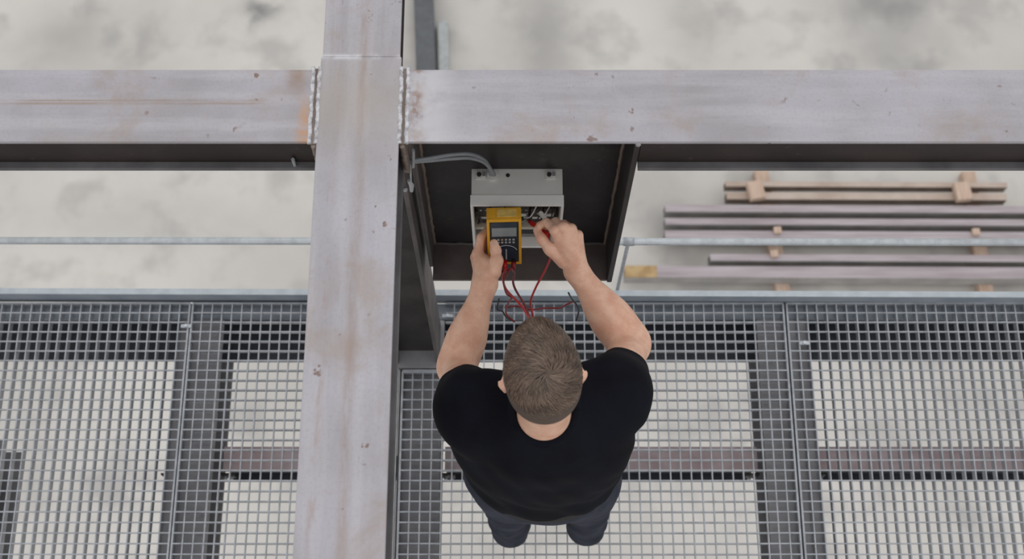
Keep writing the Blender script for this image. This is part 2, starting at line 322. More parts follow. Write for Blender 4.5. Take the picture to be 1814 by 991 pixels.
# supply cables
sc = thing('supply_cable', 'pair of grey sheathed cables curving from the column clamp into the box top', 'cable', PY(730, 286, 1.20))
for k, dy in enumerate((-6, 1)):
    e = Vector((-0.0485 + 0.006 * k, HB - .020, EZ1 + .0085))
    wire('cable_strand', (PY(726, 287 + dy*.3, 1.200), PY(760, 284 + dy*.6, 1.208), PY(800, 280 + dy, 1.222), PY(834, 279 + dy, 1.24), PY(856 + 2*k, 287 + dy*.8, 1.262), PY(868 + k*2, 301 + dy*.5, 1.282), e), 0.0046, 'cable', sc, 8, 10)
cl = thing('cable_clamp', 'small galvanised clamp with bolts on the column edge holding the grey cables', 'clamp', PY(728, 330, 1.195))
MB().tube([PY(732, 266, 1.196), PY(732, 296, 1.196)], 0.0035, 8).build('bracket', 'galv', cl)
MB().tube([PY(727, 292, 1.194), PY(728, 322, 1.194)], 0.0022, 8).build('rod', 'galv', cl)
MB().tube([PY(724, 320, 1.192), PY(729, 328, 1.190), PY(729, 338, 1.190)], [0.004, 0.006, 0.0045], 8).build('wing_nut', 'galv_rail', cl)
MB().tube([PY(716, 335, 1.194), PY(719, 337, 1.190)], 0.0055, 8).build('bolt', 'galv', cl)

# ------------------------------------------------------------------ walkway: gratings
PIT = 0.0333
def bars(panel, x0, x1, y0, y1, bearing, notch=None):
    depth_y, depth_x = (0.030, 0.008) if bearing == 'Y' else (0.012, 0.018)
    ny = max(1, round((x1 - x0) / PIT)); nx = max(1, round((y1 - y0) / PIT)); th = 0.0038
    ny_n = 'bearing_bar' if bearing == 'Y' else 'cross_bar'; nx_n = 'cross_bar' if bearing == 'Y' else 'bearing_bar'
    cache = {}
    def bar(name, size, loc):
        key = (name, tuple(round(v, 4) for v in size))
        if key not in cache:
            o = MB().box((-size[0]/2, -size[1]/2, -size[2]), (size[0]/2, size[1]/2, 0)).build(name, 'grate'); cache[key] = o.data
            o.parent = panel
        else: o = link(bpy.data.objects.new(name, cache[key]), panel)
        o.location = Vector(loc) - panel.location
    for i in range(ny + 1):
        x = x0 + (x1 - x0) * i / ny; ye = y1
        if notch and x < notch[0]: ye = notch[1]
        edge = i in (0, ny); bar('edge_bar' if edge else ny_n, (0.006 if edge else th, ye - y0, 0.03 if edge else depth_y), (x, (y0 + ye) / 2, 0))
    for j in range(nx + 1):
        y = y0 + (y1 - y0) * j / nx; xs_ = x0
        if notch and y > notch[1] + .001: xs_ = notch[0]
        edge = j in (0, nx); bar('edge_bar' if edge else nx_n, (x1 - xs_, 0.006 if edge else th, 0.03 if edge else depth_x), ((x1 + xs_) / 2, y, -0.0006))
    if notch: bar('edge_bar', (notch[0] - x0, 0.012, 0.03), ((notch[0] + x0) / 2, notch[1], 0.0003))
GY0, GY1 = -0.25, 1.415
J1, J2 = -1.075, 0.915
pans = (('Y', -2.24, J1 - .005, None, 'galvanised grating panel at the far left edge of the walkway'),
        ('X', J1 + .005, -0.376, None, 'galvanised grating panel just left of the long steel beam'),
        ('X', -0.360, J2 - .006, (-0.222, 1.178), 'galvanised grating panel the man stands on, notched around the column'),
        ('Y', J2 + .006, 2.25, None, 'galvanised grating panel at the far right edge of the walkway'))
for bearing, x0, x1, notch, lab in pans:
    p = thing('walkway_grating', lab, 'grating', ((x0 + x1) / 2, 0.6, 0), 'walkway grating panels')
    bars(p, x0, x1, GY0, GY1, bearing, notch)
# kick plate at the far edge, slightly out of square as in the photo
kp = thing('kick_plate', 'pale galvanised kick plate along the far edge of the walkway', 'kick plate', (0, 1.428, 0), None, math.radians(-0.22))
for nm, lo, hi in (('upstand', (-2.3, 1.424, -0.03), (2.3, 1.430, 0.046)), ('top_edge', (-2.3, 1.424, 0.046), (2.3, 1.444, 0.052))):
    o = MB().box(Vector(lo) - kp.location, Vector(hi) - kp.location).build(nm, 'toe' if nm == 'top_edge' else 'channel'); o.parent = kp
ec = thing('edge_channel', 'blue-grey steel channel under the far edge of the grating', 'channel', (0, 1.36, -0.24))
box_part('web', (-2.3, 1.416, -0.24), (2.3, 1.424, -0.034), 'channel', ec)
box_part('bottom_flange', (-2.3, 1.285, -0.24), (2.3, 1.416, -0.228), 'channel_dark', ec)
box_part('top_flange', (-2.3, 1.370, -0.046), (2.3, 1.416, -0.034), 'channel', ec)
for x0, x1, lab in ((-1.118, -0.968, 'grey support beam under the left grating joint'), (-0.372, -0.234, 'grey support beam under the grating below the steel column'), (0.822, 0.995, 'grey support beam under the right grating joint')):
    sb = thing('support_beam', lab, 'beam', ((x0 + x1) / 2, 0.6, -0.24), 'walkway support beams'); xc = (x0 + x1) / 2
    box_part('top_flange', (x0, GY0, -0.044), (x1, 1.368, -0.032), 'support', sb)
    box_part('web', (xc - .004, GY0, -0.215), (xc + .004, 1.28, -0.044), 'support', sb)
    box_part('bottom_flange', (x0, GY0, -0.227), (x1, 1.28, -0.215), 'support', sb)
    for xa, xb in ((x0 - 0.045, x0 - 0.002), (x1 + 0.002, x1 + 0.045)):
        ct = box_part('cleat', (xa, 0.862, -0.20), (xb, 0.868, -0.14), 'web', sb)
        for xo in (0.012, 0.032): MB().tube([(xa + xo, 0.862, -0.17), (xa + xo, 0.852, -0.17)], 0.007, 6).build('bolt', 'galv', ct)
sb = thing('support_beam', 'short grey support beam under the extreme left end of the walkway', 'beam', (-1.74, 0.3, -0.24), 'walkway support beams')
box_part('top_flange', (-1.82, GY0, -0.044), (-1.66, 0.955, -0.032), 'support', sb)
box_part('web', (-1.744, GY0, -0.215), (-1.736, 0.955, -0.044), 'support', sb)
box_part('bottom_flange', (-1.82, GY0, -0.227), (-1.66, 0.955, -0.215), 'support', sb)
for x0, x1, lab in ((-0.955, -0.385, 'red-brown cross member under the grating left of the long beam'), (-0.222, 0.812, 'red-brown cross member under the grating behind the man'), (1.005, 2.3, 'red-brown cross member under the far right grating panel')):
    cb = thing('cross_member', lab, 'beam', ((x0 + x1) / 2, 0.915, -0.27), 'cross members under the walkway')
    box_part('top_flange', (x0, 0.873, -0.132), (x1, 0.953, -0.124), 'primer', cb)
    box_part('web', (x0, 0.890, -0.262), (x1, 0.896, -0.132), 'channel_dark', cb)
    box_part('bottom_flange', (x0, 0.868, -0.270), (x1, 0.953, -0.262), 'channel_dark', cb)
for px, py, lab in ((330, 578, 'small bright grating clip at the left panel joint'), (1425, 608, 'small bright grating clip at the right panel joint'), (793, 560, 'small bright grating clip beside the column')):
    p = PZ(px, py, 0.002)
    gc = thing('grating_clip', lab, 'clip', p, 'grating clips')
    box_part('saddle', p + Vector((-.018, -.006, -.002)), p + Vector((.018, .006, .002)), 'galv', gc, 0.0008)
    MB().tube([p + Vector((0, 0, .002)), p + Vector((0, 0, .008))], 0.006, 6).build('bolt', 'galv_rail', gc)
# knee rail
kr = thing('knee_rail', 'thin galvanised rail on slim posts beyond the walkway edge', 'railing', (0, 1.44, 0.48), None, math.radians(-0.10))
def rloc(p): return Vector(p) - Vector(kr.location)
o = MB().tube([rloc((-2.4, 1.447, 0.48)), rloc((2.4, 1.447, 0.48))], 0.0112, 14).build('rail', 'galv_rail', None, smooth=True); o.parent = kr
for x in (-1.72, 0.352, 1.80):
    o = MB().tube([rloc((x, 1.4535, 0.03)), rloc((x, 1.4495, 0.472))], 0.0062, 10).build('post', 'galv', None, smooth=True); o.parent = kr
    o = MB().tube([rloc((x - .016, 1.447, 0.48)), rloc((x + .016, 1.447, 0.48))], 0.0135, 12).build('tee_fitting', 'galv', None, smooth=True); o.parent = kr

# ------------------------------------------------------------------ steel stack on the ground
def lying_beam(px, py, length, mats, lab, w=0.062, h=0.12, zb=GZ + 0.09, group=None, name='steel_tube', rot=0.0, end=None):
    top = zb + h; p = PZ(px, py, top)
    t = thing(name, lab, 'tube', (p.x, p.y, zb), group, rot)
    wt_ = 0.005; q = [(-w/2, 0), (w/2, 0), (w/2, h), (-w/2, h)]; qi = [(-w/2 + wt_, wt_), (w/2 - wt_, wt_), (w/2 - wt_, h - wt_), (-w/2 + wt_, h - wt_)]
    vs_ = [(x, y, z) for x in (0, length) for y, z in q] + [(x, y, z) for x in (0, length) for y, z in qi]; fs_ = []
    for k in range(4):
        m_ = (k + 1) % 4; fs_ += [(k, m_, 4 + m_, 4 + k), (8 + k, 12 + k, 12 + m_, 8 + m_), (k, 8 + k, 8 + m_, m_), (4 + k, 4 + m_, 12 + m_, 12 + k)]
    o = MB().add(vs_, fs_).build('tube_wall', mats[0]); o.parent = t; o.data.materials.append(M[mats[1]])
    for pl in o.data.polygons: pl.material_index = 0 if pl.normal.z > 0.5 and pl.center.z > h * 0.98 else 1  # shading put into the colour: only the top face keeps the light tone
    if end:
        o = MB().box((-0.001, -w/2 - .001, h - .008), (end, w/2 + .001, h + .0015)).build('painted_end', 'orange'); o.parent = t
    return t
G = 'steel tubes stored on timber sleepers'
rr_ = math.radians(-0.25)
lying_beam(1178, 369, 3.6, ('lilac', 'lilac_shade'), 'farthest of the three long lilac-grey steel tubes stored side by side on the ground', 0.056, group=G, rot=rr_)
lying_beam(1178, 392, 3.6, ('lilac', 'lilac_shade'), 'middle of the three long lilac-grey steel tubes stored side by side on the ground', 0.050, group=G, rot=rr_)
lying_beam(1178, 416, 3.6, ('lilac', 'lilac_shade'), 'nearest of the three long lilac-grey steel tubes stored side by side on the ground', 0.066, group=G, rot=rr_)
lying_beam(1258, 456, 3.3, ('lilac', 'lilac_shade'), 'long lilac-grey steel tube on the ground just below the thin rail', 0.052, group=G, rot=rr_)
lying_beam(1107, 481, 3.9, ('lilac', 'lilac_shade'), 'long steel tube on the ground with an orange painted end', 0.088, 0.13, group=G, rot=rr_, end=0.235)
lying_beam(1285, 326, 2.12, ('tan_steel', 'tan_shade'), 'shorter rust-tan steel tube on the ground at the back of the stack', 0.040, 0.09, group=G, rot=rr_)
lying_beam(1287, 347, 2.10, ('tan_steel', 'tan_shade'), 'shorter rust-tan steel tube lying against the back of the lilac stack', 0.055, 0.09, group=G, rot=rr_)
def sleeper(a, b_, wd, z0, z1, lab, name='timber_sleeper', cat='timber'):
    pa, pb = PZ(a[0], a[1], z1), PZ(b_[0], b_[1], z1); d = (pb - pa).normalized(); s_ = Vector((d.y, -d.x, 0)) * wd / 2
    mid = (pa + pb) / 2; lo = Vector((0, 0, z0 - z1))
    t = MB().hexa([pa - s_ + lo - mid, pa + s_ + lo - mid, pb + s_ + lo - mid, pb - s_ + lo - mid, pa - s_ - mid, pa + s_ - mid, pb + s_ - mid, pb - s_ - mid]).build(name, 'timber', None, 0.008)
    t.location = mid; return tag(t, lab, cat, 'timbers under the steel stack')
sleeper((1390, 524), (1348, 300), 0.105, GZ, GZ + 0.088, 'pale timber sleeper under the left part of the steel stack')
sleeper((1750, 528), (1716, 303), 0.105, GZ, GZ + 0.088, 'pale timber sleeper under the right part of the steel stack')
for (x, y, lab) in ((1340, 336, 'pale timber block across the tan tubes at the left'), (1707, 338, 'pale timber block across the tan tubes at the right')):
    sleeper((x + 4, y + 15), (x - 4, y - 16), 0.115, GZ + 0.182, GZ + 0.25, lab, 'timber_block', 'timber')
for (x, y, lab) in ((1378, 407, 'small timber shim between the lilac tubes at the left'), (1730, 410, 'small timber shim between the lilac tubes at the right'), (1372, 449, 'small timber shim below the thin rail')):
    sleeper((x + 1, y + 6), (x - 1, y - 6), 0.055, GZ + 0.212, GZ + 0.245, lab, 'timber_shim', 'timber')
# two steel lengths lying on the ground beyond the cross beam
def lying_tube(a, b_, wd, hgt, mat, lab, name):
    z1 = GZ + hgt; pa, pb = PZ(a[0], a[1], z1), PZ(b_[0], b_[1], z1); d = (pb - pa).normalized(); s_ = Vector((d.y, -d.x, 0)) * wd / 2; mid = (pa + pb) / 2; lo = Vector((0, 0, -hgt))
    o = MB().hexa([pa - s_ + lo - mid, pa + s_ + lo - mid, pb + s_ + lo - mid, pb - s_ + lo - mid, pa - s_ - mid, pa + s_ - mid, pb + s_ - mid, pb - s_ - mid]).build(name, mat, None, 0.01)
    o.location = mid; return tag(o, lab, 'tube')
lying_tube((760, 280), (748, -60), 0.155, 0.14, 'pipe_dark', 'dark grey square steel tube lying on the ground beyond the cross beam', 'square_tube')
lying_tube((790, 280), (784, 36), 0.085, 0.10, 'pipe_light', 'light grey shorter steel tube lying beside the dark tube on the ground', 'square_tube')

# ------------------------------------------------------------------ smooth solids: distance field + surface nets
class SDF:
    def __init__(s): s.ops = []
    def cap(s, a, b_, ra, rb=None, k=0.012, mode='u'): s.ops.append(('cap', np.array(a, float), np.array(b_, float), ra, ra if rb is None else rb, k, mode)); return s
    def ell(s, c, r, R=None, k=0.02, mode='u', egg=None): s.ops.append(('ell', np.array(c, float), np.array(r, float), None if R is None else np.array(R, float), egg, k, mode)); return s
    def plane(s, p, n, k=0.004): n = np.array(n, float); s.ops.append(('pla', np.array(p, float), n / np.linalg.norm(n), None, None, k, 'i')); return s
    @staticmethod
    def prim(o, P):
        if o[0] == 'cap':
            a, b_ = o[1], o[2]; ba = b_ - a; L = max(ba @ ba, 1e-12); t = np.clip(((P - a) @ ba) / L, 0, 1)
            return np.linalg.norm(P - a - t[..., None] * ba, axis=-1) - (o[3] + t * (o[4] - o[3]))
        if o[0] == 'ell':
            q = P - o[1]
            if o[3] is not None: q = q @ o[3]
            if o[4]: q = q.copy(); q[..., 0] /= 1 - o[4] * np.clip(q[..., 1], -0.1, 0.1)
            k0 = np.linalg.norm(q / o[2], axis=-1); k1 = np.linalg.norm(q / (o[2] ** 2), axis=-1)
            return np.where(k1 > 1e-9, k0 * (k0 - 1) / np.maximum(k1, 1e-9), -o[2].min())
        return (P - o[1]) @ o[2]
    @staticmethod
    def comb(d, e, k, mode):
        if mode == 'u': h = np.maximum(k - np.abs(d - e), 0) / k; return np.minimum(d, e) - h * h * k * 0.25
        if mode == 's': e = -e
        h = np.maximum(k - np.abs(d - e), 0) / k; return np.maximum(d, e) + h * h * k * 0.25
    def ev(s, P, idx=None, disp=None):
        d = np.full(P.shape[:-1], 9.0)
        for i in (range(len(s.ops)) if idx is None else idx): d = s.comb(d, s.prim(s.ops[i], P), s.ops[i][5], s.ops[i][6])
        return d + disp(P) if disp else d
    def mesh(s, lo, hi, h, disp=None):
        n = 8; lo = np.array(lo, float); bs = h * n; nb = np.ceil((np.array(hi) - lo) / bs).astype(int)
        I = np.stack(np.meshgrid(*[np.arange(m) for m in nb], indexing='ij'), -1).reshape(-1, 3)
        Cc = lo + (I + 0.5) * bs; rad = bs * 0.87
        D = np.stack([s.prim(o, Cc) for o in s.ops], 1); d = s.ev(Cc)
        keep = np.abs(d) < rad * 1.35 + 0.012; I = I[keep]; D = D[keep]; d = d[keep]
        g_ = np.stack(np.meshgrid(*[np.arange(n + 1)] * 3, indexing='ij'), -1); V = np.empty((len(I), n + 1, n + 1, n + 1))
        for b_ in range(len(I)):
            idx = [i for i, o in enumerate(s.ops) if (o[6] == 'u' and D[b_, i] < d[b_] + 2.4 * rad + 0.06) or (o[6] == 's' and D[b_, i] < rad * 1.5 + 0.03) or (o[6] == 'i' and D[b_, i] > -rad * 1.5 - 0.03)]
            V[b_] = s.ev(lo + (I[b_] * n + g_) * h, idx, disp)
        S = V < 0; N = nb * n + 2
        def key(c): return ((c[:, 0] + 1) * (N[1] + 2) + c[:, 1] + 1) * (N[2] + 2) + c[:, 2] + 1
        cnt = sum(S[:, a:a+n, b_:b_+n, c:c+n].astype(int) for a in (0, 1) for b_ in (0, 1) for c in (0, 1))
        cb = np.argwhere((cnt > 0) & (cnt < 8)); cells = I[cb[:, 0]] * n + cb[:, 1:]
        acc = np.zeros((len(cb), 3)); num = np.zeros(len(cb))
        cor = [(a, b_, c) for a in (0, 1) for b_ in (0, 1) for c in (0, 1)]
        for p in cor:
            for ax in range(3):
                if p[ax]: continue
                q = list(p); q[ax] = 1
                v0 = V[cb[:, 0], cb[:, 1] + p[0], cb[:, 2] + p[1], cb[:, 3] + p[2]]; v1 = V[cb[:, 0], cb[:, 1] + q[0], cb[:, 2] + q[1], cb[:, 3] + q[2]]
                cr = (v0 < 0) != (v1 < 0); t = np.where(cr, v0 / np.where(cr, v0 - v1, 1), 0); pos = np.tile(np.array(p, float), (len(cb), 1)); pos[:, ax] = t
                acc += pos * cr[:, None]; num += cr
        verts = lo + (cells + acc / num[:, None]) * h
        ks = key(cells); order = np.argsort(ks); sk = ks[order]; quads = []
        for ax in range(3):
            u, v = (ax + 1) % 3, (ax + 2) % 3; A = S[:, :n, :n, :n]; sl = [slice(0, n)] * 3; sl[ax] = slice(1, n + 1); B = S[(slice(None), *sl)]
            e = np.argwhere(A != B); ec_ = I[e[:, 0]] * n + e[:, 1:]; ins = A[tuple(e.T)]; ids = []
            for du, dv in ((-1, -1), (0, -1), (0, 0), (-1, 0)):
                c = ec_.copy(); c[:, u] += du; c[:, v] += dv; kk = key(c); p = np.clip(np.searchsorted(sk, kk), 0, len(sk) - 1); ids.append(np.where(sk[p] == kk, order[p], -1))
            Q = np.stack(ids, 1); Q[~ins] = Q[~ins][:, ::-1]; quads.append(Q[(Q >= 0).all(1)])
        return verts, np.concatenate(quads)
def np_object(name, verts, quads, mat, parent=None):
    me = bpy.data.meshes.new(name)
    if parent is not None: verts = verts - np.array(parent.location if parent.parent is None else parent.location + parent.parent.location)
    me.vertices.add(len(verts)); me.vertices.foreach_set('co', verts.astype(np.float32).ravel())
    me.loops.add(quads.size); me.loops.foreach_set('vertex_index', quads.astype(np.int32).ravel())
    me.polygons.add(len(quads)); me.polygons.foreach_set('loop_start', np.arange(0, quads.size, quads.shape[1], dtype=np.int32))
    me.polygons.foreach_set('use_smooth', np.ones(len(quads), bool)); me.update(calc_edges=True); me.validate()
    me.materials.append(M[mat]); return link(bpy.data.objects.new(name, me), parent)

# ------------------------------------------------------------------ the man
b = NB('skin'); n1 = b.noise(28, 4, 0.6); n2 = b.noise(160, 3)
skin = b.mix(b.step(n1, 0.3, 0.7), sr(226, 172, 146), sr(242, 198, 172)); skin = b.mix(b.mul(b.step(n2, 0.55, 0.75), 0.25), skin, sr(204, 146, 127))
b.bs.inputs['Subsurface Weight'].default_value = 0.12; b.bs.inputs['Subsurface Radius'].default_value = (1, .35, .2); b.bs.inputs['Subsurface Scale'].default_value = 0.006
b.bump(n2, 0.12, 0.001); M['skin'] = b.done(skin, 0.5, 0, 0.4)
b = NB('black_navy_cotton'); wv = b.noise(420, 2); M['shirt'] = b.done(b.mix(b.step(b.noise(9, 4), 0.3, 0.7), sr(13, 14, 21), sr(19, 21, 30)), 0.9, 0, 0.15); b.bump(wv, 0.15, 0.001)
b = NB('charcoal_navy_twill'); M['trousers'] = b.done(b.mix(b.step(b.noise(14, 4), 0.3, 0.7), sr(48, 51, 62), sr(66, 68, 80)), 0.85, 0, 0.2); b.bump(b.noise(380, 2), 0.2, 0.001)
M['boot'] = simple('black_boot_leather', sr(30, 29, 30), 0.5)
M['eye'] = simple('eye_white', sr(230, 228, 224), 0.2, 0, 0.02)
M['iris'] = simple('blue_grey_iris', sr(70, 84, 96), 0.2)
M['hair_cap'] = simple('brown_hair_base', sr(88, 73, 63), 0.7)
M['nail'] = simple('nail', sr(226, 186, 170), 0.3, 0, 0.05)
M['belt'] = simple('black_leather_belt', sr(28, 26, 26), 0.45)

SR = Vector((0.224, 0.727, 1.405)); ERt = PZ(1116, 612, 1.17); WR = PY(1021, 480, 1.062)
SL = Vector((-0.090, 0.694, 1.405)); ELt = PZ(809, 655, 1.15); WL = PY(859, 503, 1.045)
Hc = Vector((0.0595, 0.712, 1.638))
yaw, pitch = math.radians(7), math.radians(-17)
HR = Matrix.Rotation(yaw, 3, 'Z') @ Matrix.Rotation(pitch, 3, 'X')
def hd(x, y, z): return Hc + HR @ Vector((x, y, z))
man = thing('person', 'short-haired man in black T-shirt and dark trousers reaching up to the electrical box', 'person', (0.10, 0.68, 0.0))
B = SDF()
# torso, neck, legs (thinner than the clothes)
B.ell((0.066, 0.672, 1.26), (0.165, 0.105, 0.23), k=0.05).ell((0.072, 0.665, 1.04), (0.145, 0.10, 0.2), k=0.05).ell((0.08, 0.655, 0.90), (0.15, 0.105, 0.12), k=0.05)
B.cap(SL, SR, 0.052, k=0.05)
B.cap((0.066, 0.662, 1.40), hd(0, -0.03, -0.085), 0.056, 0.052, k=0.05)
LEGS = (((-0.010, 0.67, 0.88), (-0.018, 0.690, 0.48), (-0.002, 0.656, 0.09)), ((0.172, 0.67, 0.88), (0.214, 0.690, 0.48), (0.232, 0.660, 0.09)))
for hp, kn, an in LEGS: B.cap(hp, kn, 0.080, 0.052, 0.03).cap(kn, an, 0.050, 0.034, 0.02).cap(an, (an[0], an[1] + 0.15, 0.045), 0.032, 0.026, 0.02)
# head with face
B.ell(Hc, (0.0675, 0.0975, 0.0915), HR, 0.03, egg=1.5).ell(hd(0, -0.022, -0.012), (0.067, 0.076, 0.080), HR, 0.03)
B.ell(hd(0, 0.040, -0.068), (0.054, 0.058, 0.066), HR, 0.03).ell(hd(0, 0.078, -0.108), (0.026, 0.022, 0.022), HR, 0.025)
B.cap(hd(-0.032, 0.083, -0.006), hd(0.032, 0.083, -0.006), 0.012, k=0.02)
B.cap(hd(0, 0.093, -0.015), hd(0, 0.116, -0.054), 0.008, 0.0125, 0.014).cap(hd(-0.012, 0.101, -0.056), hd(0.012, 0.101, -0.056), 0.009, k=0.012)
for s_ in (-1, 1):
    B.ell(hd(s_ * 0.032, 0.094, -0.024), (0.016, 0.012, 0.012), HR, 0.012, 's')
    B.ell(hd(s_ * 0.074, -0.004, -0.022), (0.008, 0.018, 0.031), HR @ Matrix.Rotation(s_ * math.radians(18), 3, 'Z'), 0.006)
    B.cap(hd(s_ * 0.067, -0.004, -0.022), hd(s_ * 0.078, -0.008, -0.018), 0.012, 0.012, 0.01)
    B.ell(hd(s_ * 0.082, 0.000, -0.020), (0.004, 0.010, 0.018), HR, 0.006, 's')
B.cap(hd(-0.018, 0.096, -0.080), hd(0.018, 0.096, -0.080), 0.0065, k=0.008).cap(hd(-0.016, 0.094, -0.090), hd(0.016, 0.094, -0.090), 0.0070, k=0.008)
B.cap(hd(-0.022, 0.104, -0.0848), hd(0.022, 0.104, -0.0848), 0.0016, k=0.003, mode='s')
# arms
def lerp(a, b_, t): return Vector(a) + (Vector(b_) - Vector(a)) * t
for S_, E_, W_, sd in ((SR, ERt, WR, 1), (SL, ELt, WL, -1)):
    fr = 0.0425 if sd > 0 else 0.0385; B.cap(S_, E_, 0.053, fr, 0.03).cap(E_, lerp(E_, W_, 0.35), fr, fr + .001, 0.03).cap(lerp(E_, W_, 0.30), W_, fr + .001, 0.0265, 0.03)
    fw = (W_ - E_).normalized(); B.cap(lerp(E_, W_, 0.12) + Vector((sd * 0.008, 0, -0.008)), lerp(E_, W_, 0.55), fr - .002, fr - .009, 0.03)
# hands
NAILS = []
def finger(pts, rs, k=0.003, nail=None):
    for i in range(len(pts) - 1): B.cap(pts[i], pts[i + 1], rs[i], rs[i + 1], k if i else 0.005)
    if nail is not None:
        a, b_ = Vector(pts[-2]), Vector(pts[-1]); d = (b_ - a).normalized(); n_ = Vector(nail); n_ = (n_ - d * n_.dot(d)).normalized(); NAILS.append((b_ + d * rs[-1] * 0.25 + n_ * rs[-1] * 0.86, d, n_, rs[-1]))
def chain(p0, steps):      # joints along the given view rays, each a real bone length from the one before
    out = [Vector(p0)]; O = Vector((0, 0, H))
    for px, py, L_ in steps:
        d = ray(px, py).normalized(); m = out[-1] - O; t = m.dot(d); h2 = L_ * L_ - (m - d * t).length_squared
        q = O + d * (t + math.sqrt(h2)) if h2 > 0 else out[-1] + (O + d * t - out[-1]).normalized() * L_
        out.append(q)
    return out
up = (Vector((0, 0, H)) - WR).normalized()
RW = WR; rI, rM, rR, rP = PY(984, 409, 1.128), PY(998, 403, 1.133), PY(1012, 406, 1.133), PY(1024, 417, 1.126)
for q, ra in ((rI, .0135), (rM, .0135), (rR, .013), (rP, .012)): B.cap(lerp(RW, q, 0.02), q, 0.021, ra, 0.007)
B.cap(RW, lerp(RW, (rI + rP) / 2, 0.75), 0.026, 0.020, 0.02)
finger(chain(rI, ((968, 394, .040), (957, 399, .025), (951, 406, .018))), [.0115, .0098, .0088, .0078], nail=up)
finger(chain(rM, ((984, 393, .043), (973, 397, .028), (963, 404, .020))), [.0118, .0100, .009, .008])
finger(chain(rR, ((999, 397, .040), (988, 403, .027), (978, 411, .020))), [.0112, .0096, .0088, .0078])
finger(chain(rP, ((1014, 407, .032), (1005, 413, .021), (996, 419, .017))), [.0100, .0085, .0078, .0070])
finger([PY(1000, 462, 1.078), PY(975, 442, 1.098), PY(960, 424, 1.122), PY(952, 411, 1.142)], [.020, .0138, .0112, .0092], 0.010, nail=up)
LW = WL; lI, lM, lR, lP = PY(846, 450, 1.118), PY(843, 456, 1.126), PY(846, 466, 1.124), PY(850, 476, 1.116)
for q, ra in ((lI, .014), (lM, .0135), (lR, .013), (lP, .012)): B.cap(lerp(LW, q, 0.05), q, 0.022, ra, 0.009)
B.cap(LW, PY(864, 470, 1.09), 0.027, 0.022, 0.02)
MC = PY(893.5, 429, 1.136); MR = Matrix.Rotation(math.radians(1.5), 3, 'Z') @ Matrix.Rotation(-math.radians(18), 3, 'X')
def ml(x, y, z): return MC + MR @ Vector((x, y, z))
for q, z_, rs, dx in ((lI, -.009, [.0122, .0102, .0092, .0082], .026), (lM, -.028, [.0118, .0102, .0092, .0082], .030), (lR, -.046, [.0112, .0098, .0088, .0078], .026), (lP, -.062, [.0102, .0088, .0080, .0070], .018)):
    finger([q, ml(-0.0550, 0.020, z_ + .005), ml(-0.0400, 0.0455, z_), ml(-0.0400 + dx, 0.0450, z_ - .003)], rs)
finger([PY(874, 482, 1.068), PY(880, 462, 1.092), PY(878, 444, 1.106), PY(875, 431, 1.116)], [.0195, .0140, .0116, .0098], 0.010, nail=up)
V_, Q_ = B.mesh((-0.24, 0.46, -0.03), (0.44, 1.26, 1.80), 0.0026)
body = np_object('body', V_, Q_, 'skin', man)
for p, d, n_, r in NAILS:
    R = Matrix((d.cross(n_), d, n_)).transposed(); bm = MB(); vs = [p + R @ Vector((math.cos(t) * r * .62, math.sin(t) * r * .8, 0.0006 - .0012 * math.cos(t) ** 2)) for t in [2*PI*i/12 for i in range(12)]]
    bm.add(vs + [p + n_ * .0012], [(i, (i + 1) % 12, 12) for i in range(12)]).build('fingernail', 'nail', body, smooth=True)
for s_ in (-1, 1):
    e_ = SDF().ell(hd(s_ * 0.032, 0.0805, -0.024), (0.0118, 0.0118, 0.0118)); c_ = np.array(hd(s_ * 0.032, 0.0805, -0.024))
    v_, q_ = e_.mesh(c_ - .016, c_ + .016, 0.002); eo = np_object('eye', v_, q_, 'eye', body)
    ir = [hd(s_ * 0.032 + 0.0052 * math.cos(t), 0.0921, -0.0255 + 0.0052 * math.sin(t)) for t in [2*PI*i/14 for i in range(14)]]
    MB().add(ir + [hd(s_ * 0.032, 0.0931, -0.0255)], [(i, (i + 1) % 14, 14) for i in range(14)]).build('iris', 'iris', body)
    MB().tube([hd(s_ * 0.014, 0.0975, -0.004), hd(s_ * 0.030, 0.0945, 0.0005), hd(s_ * 0.046, 0.0835, -0.004)], [0.0028, 0.0034, 0.002], 8).build('eyebrow', 'hair_cap', body, smooth=True)

# T-shirt
def wr(P):
    x, y, z = P[..., 0], P[..., 1], P[..., 2]
    a = np.sin(38 * z + 16 * x + 3 * np.sin(14 * x + 9 * y)) * 0.0022 + np.sin(55 * x + 30 * z + 4 * np.sin(11 * z)) * 0.0018
    low = np.clip((1.25 - z) / 0.3, 0.25, 1.3); return a * low + 0.0012 * np.sin(90 * (x + 0.4 * y) + 40 * z)
S = SDF()
S.ell((0.068, 0.664, 1.27), (0.206, 0.120, 0.205), k=0.06).ell((0.073, 0.657, 1.09), (0.192, 0.124, 0.24), k=0.08).ell((0.076, 0.652, 0.96), (0.180, 0.118, 0.14), k=0.06)
S.cap(SL + Vector((.01, -.005, .0)), SR + Vector((-.01, -.005, .0)), 0.064, k=0.07)
S.cap((0.066, 0.655, 1.37), (0.066, 0.668, 1.49), 0.10, 0.066, 0.06)
for S_, E_ in ((SR, ERt), (SL, ELt)): S.cap(S_, lerp(S_, E_, 0.72), 0.0640, 0.0605, 0.08)
for S_, E_ in ((SR, ERt), (SL, ELt)):
    hm = lerp(S_, E_, 0.60); S.cap(lerp(S_, E_, 0.32), lerp(S_, E_, 1.0), 0.0510, 0.0485, 0.004, 's')
V_, Q_ = S.mesh((-0.26, 0.44, 0.80), (0.42, 0.98, 1.56), 0.0048, wr)
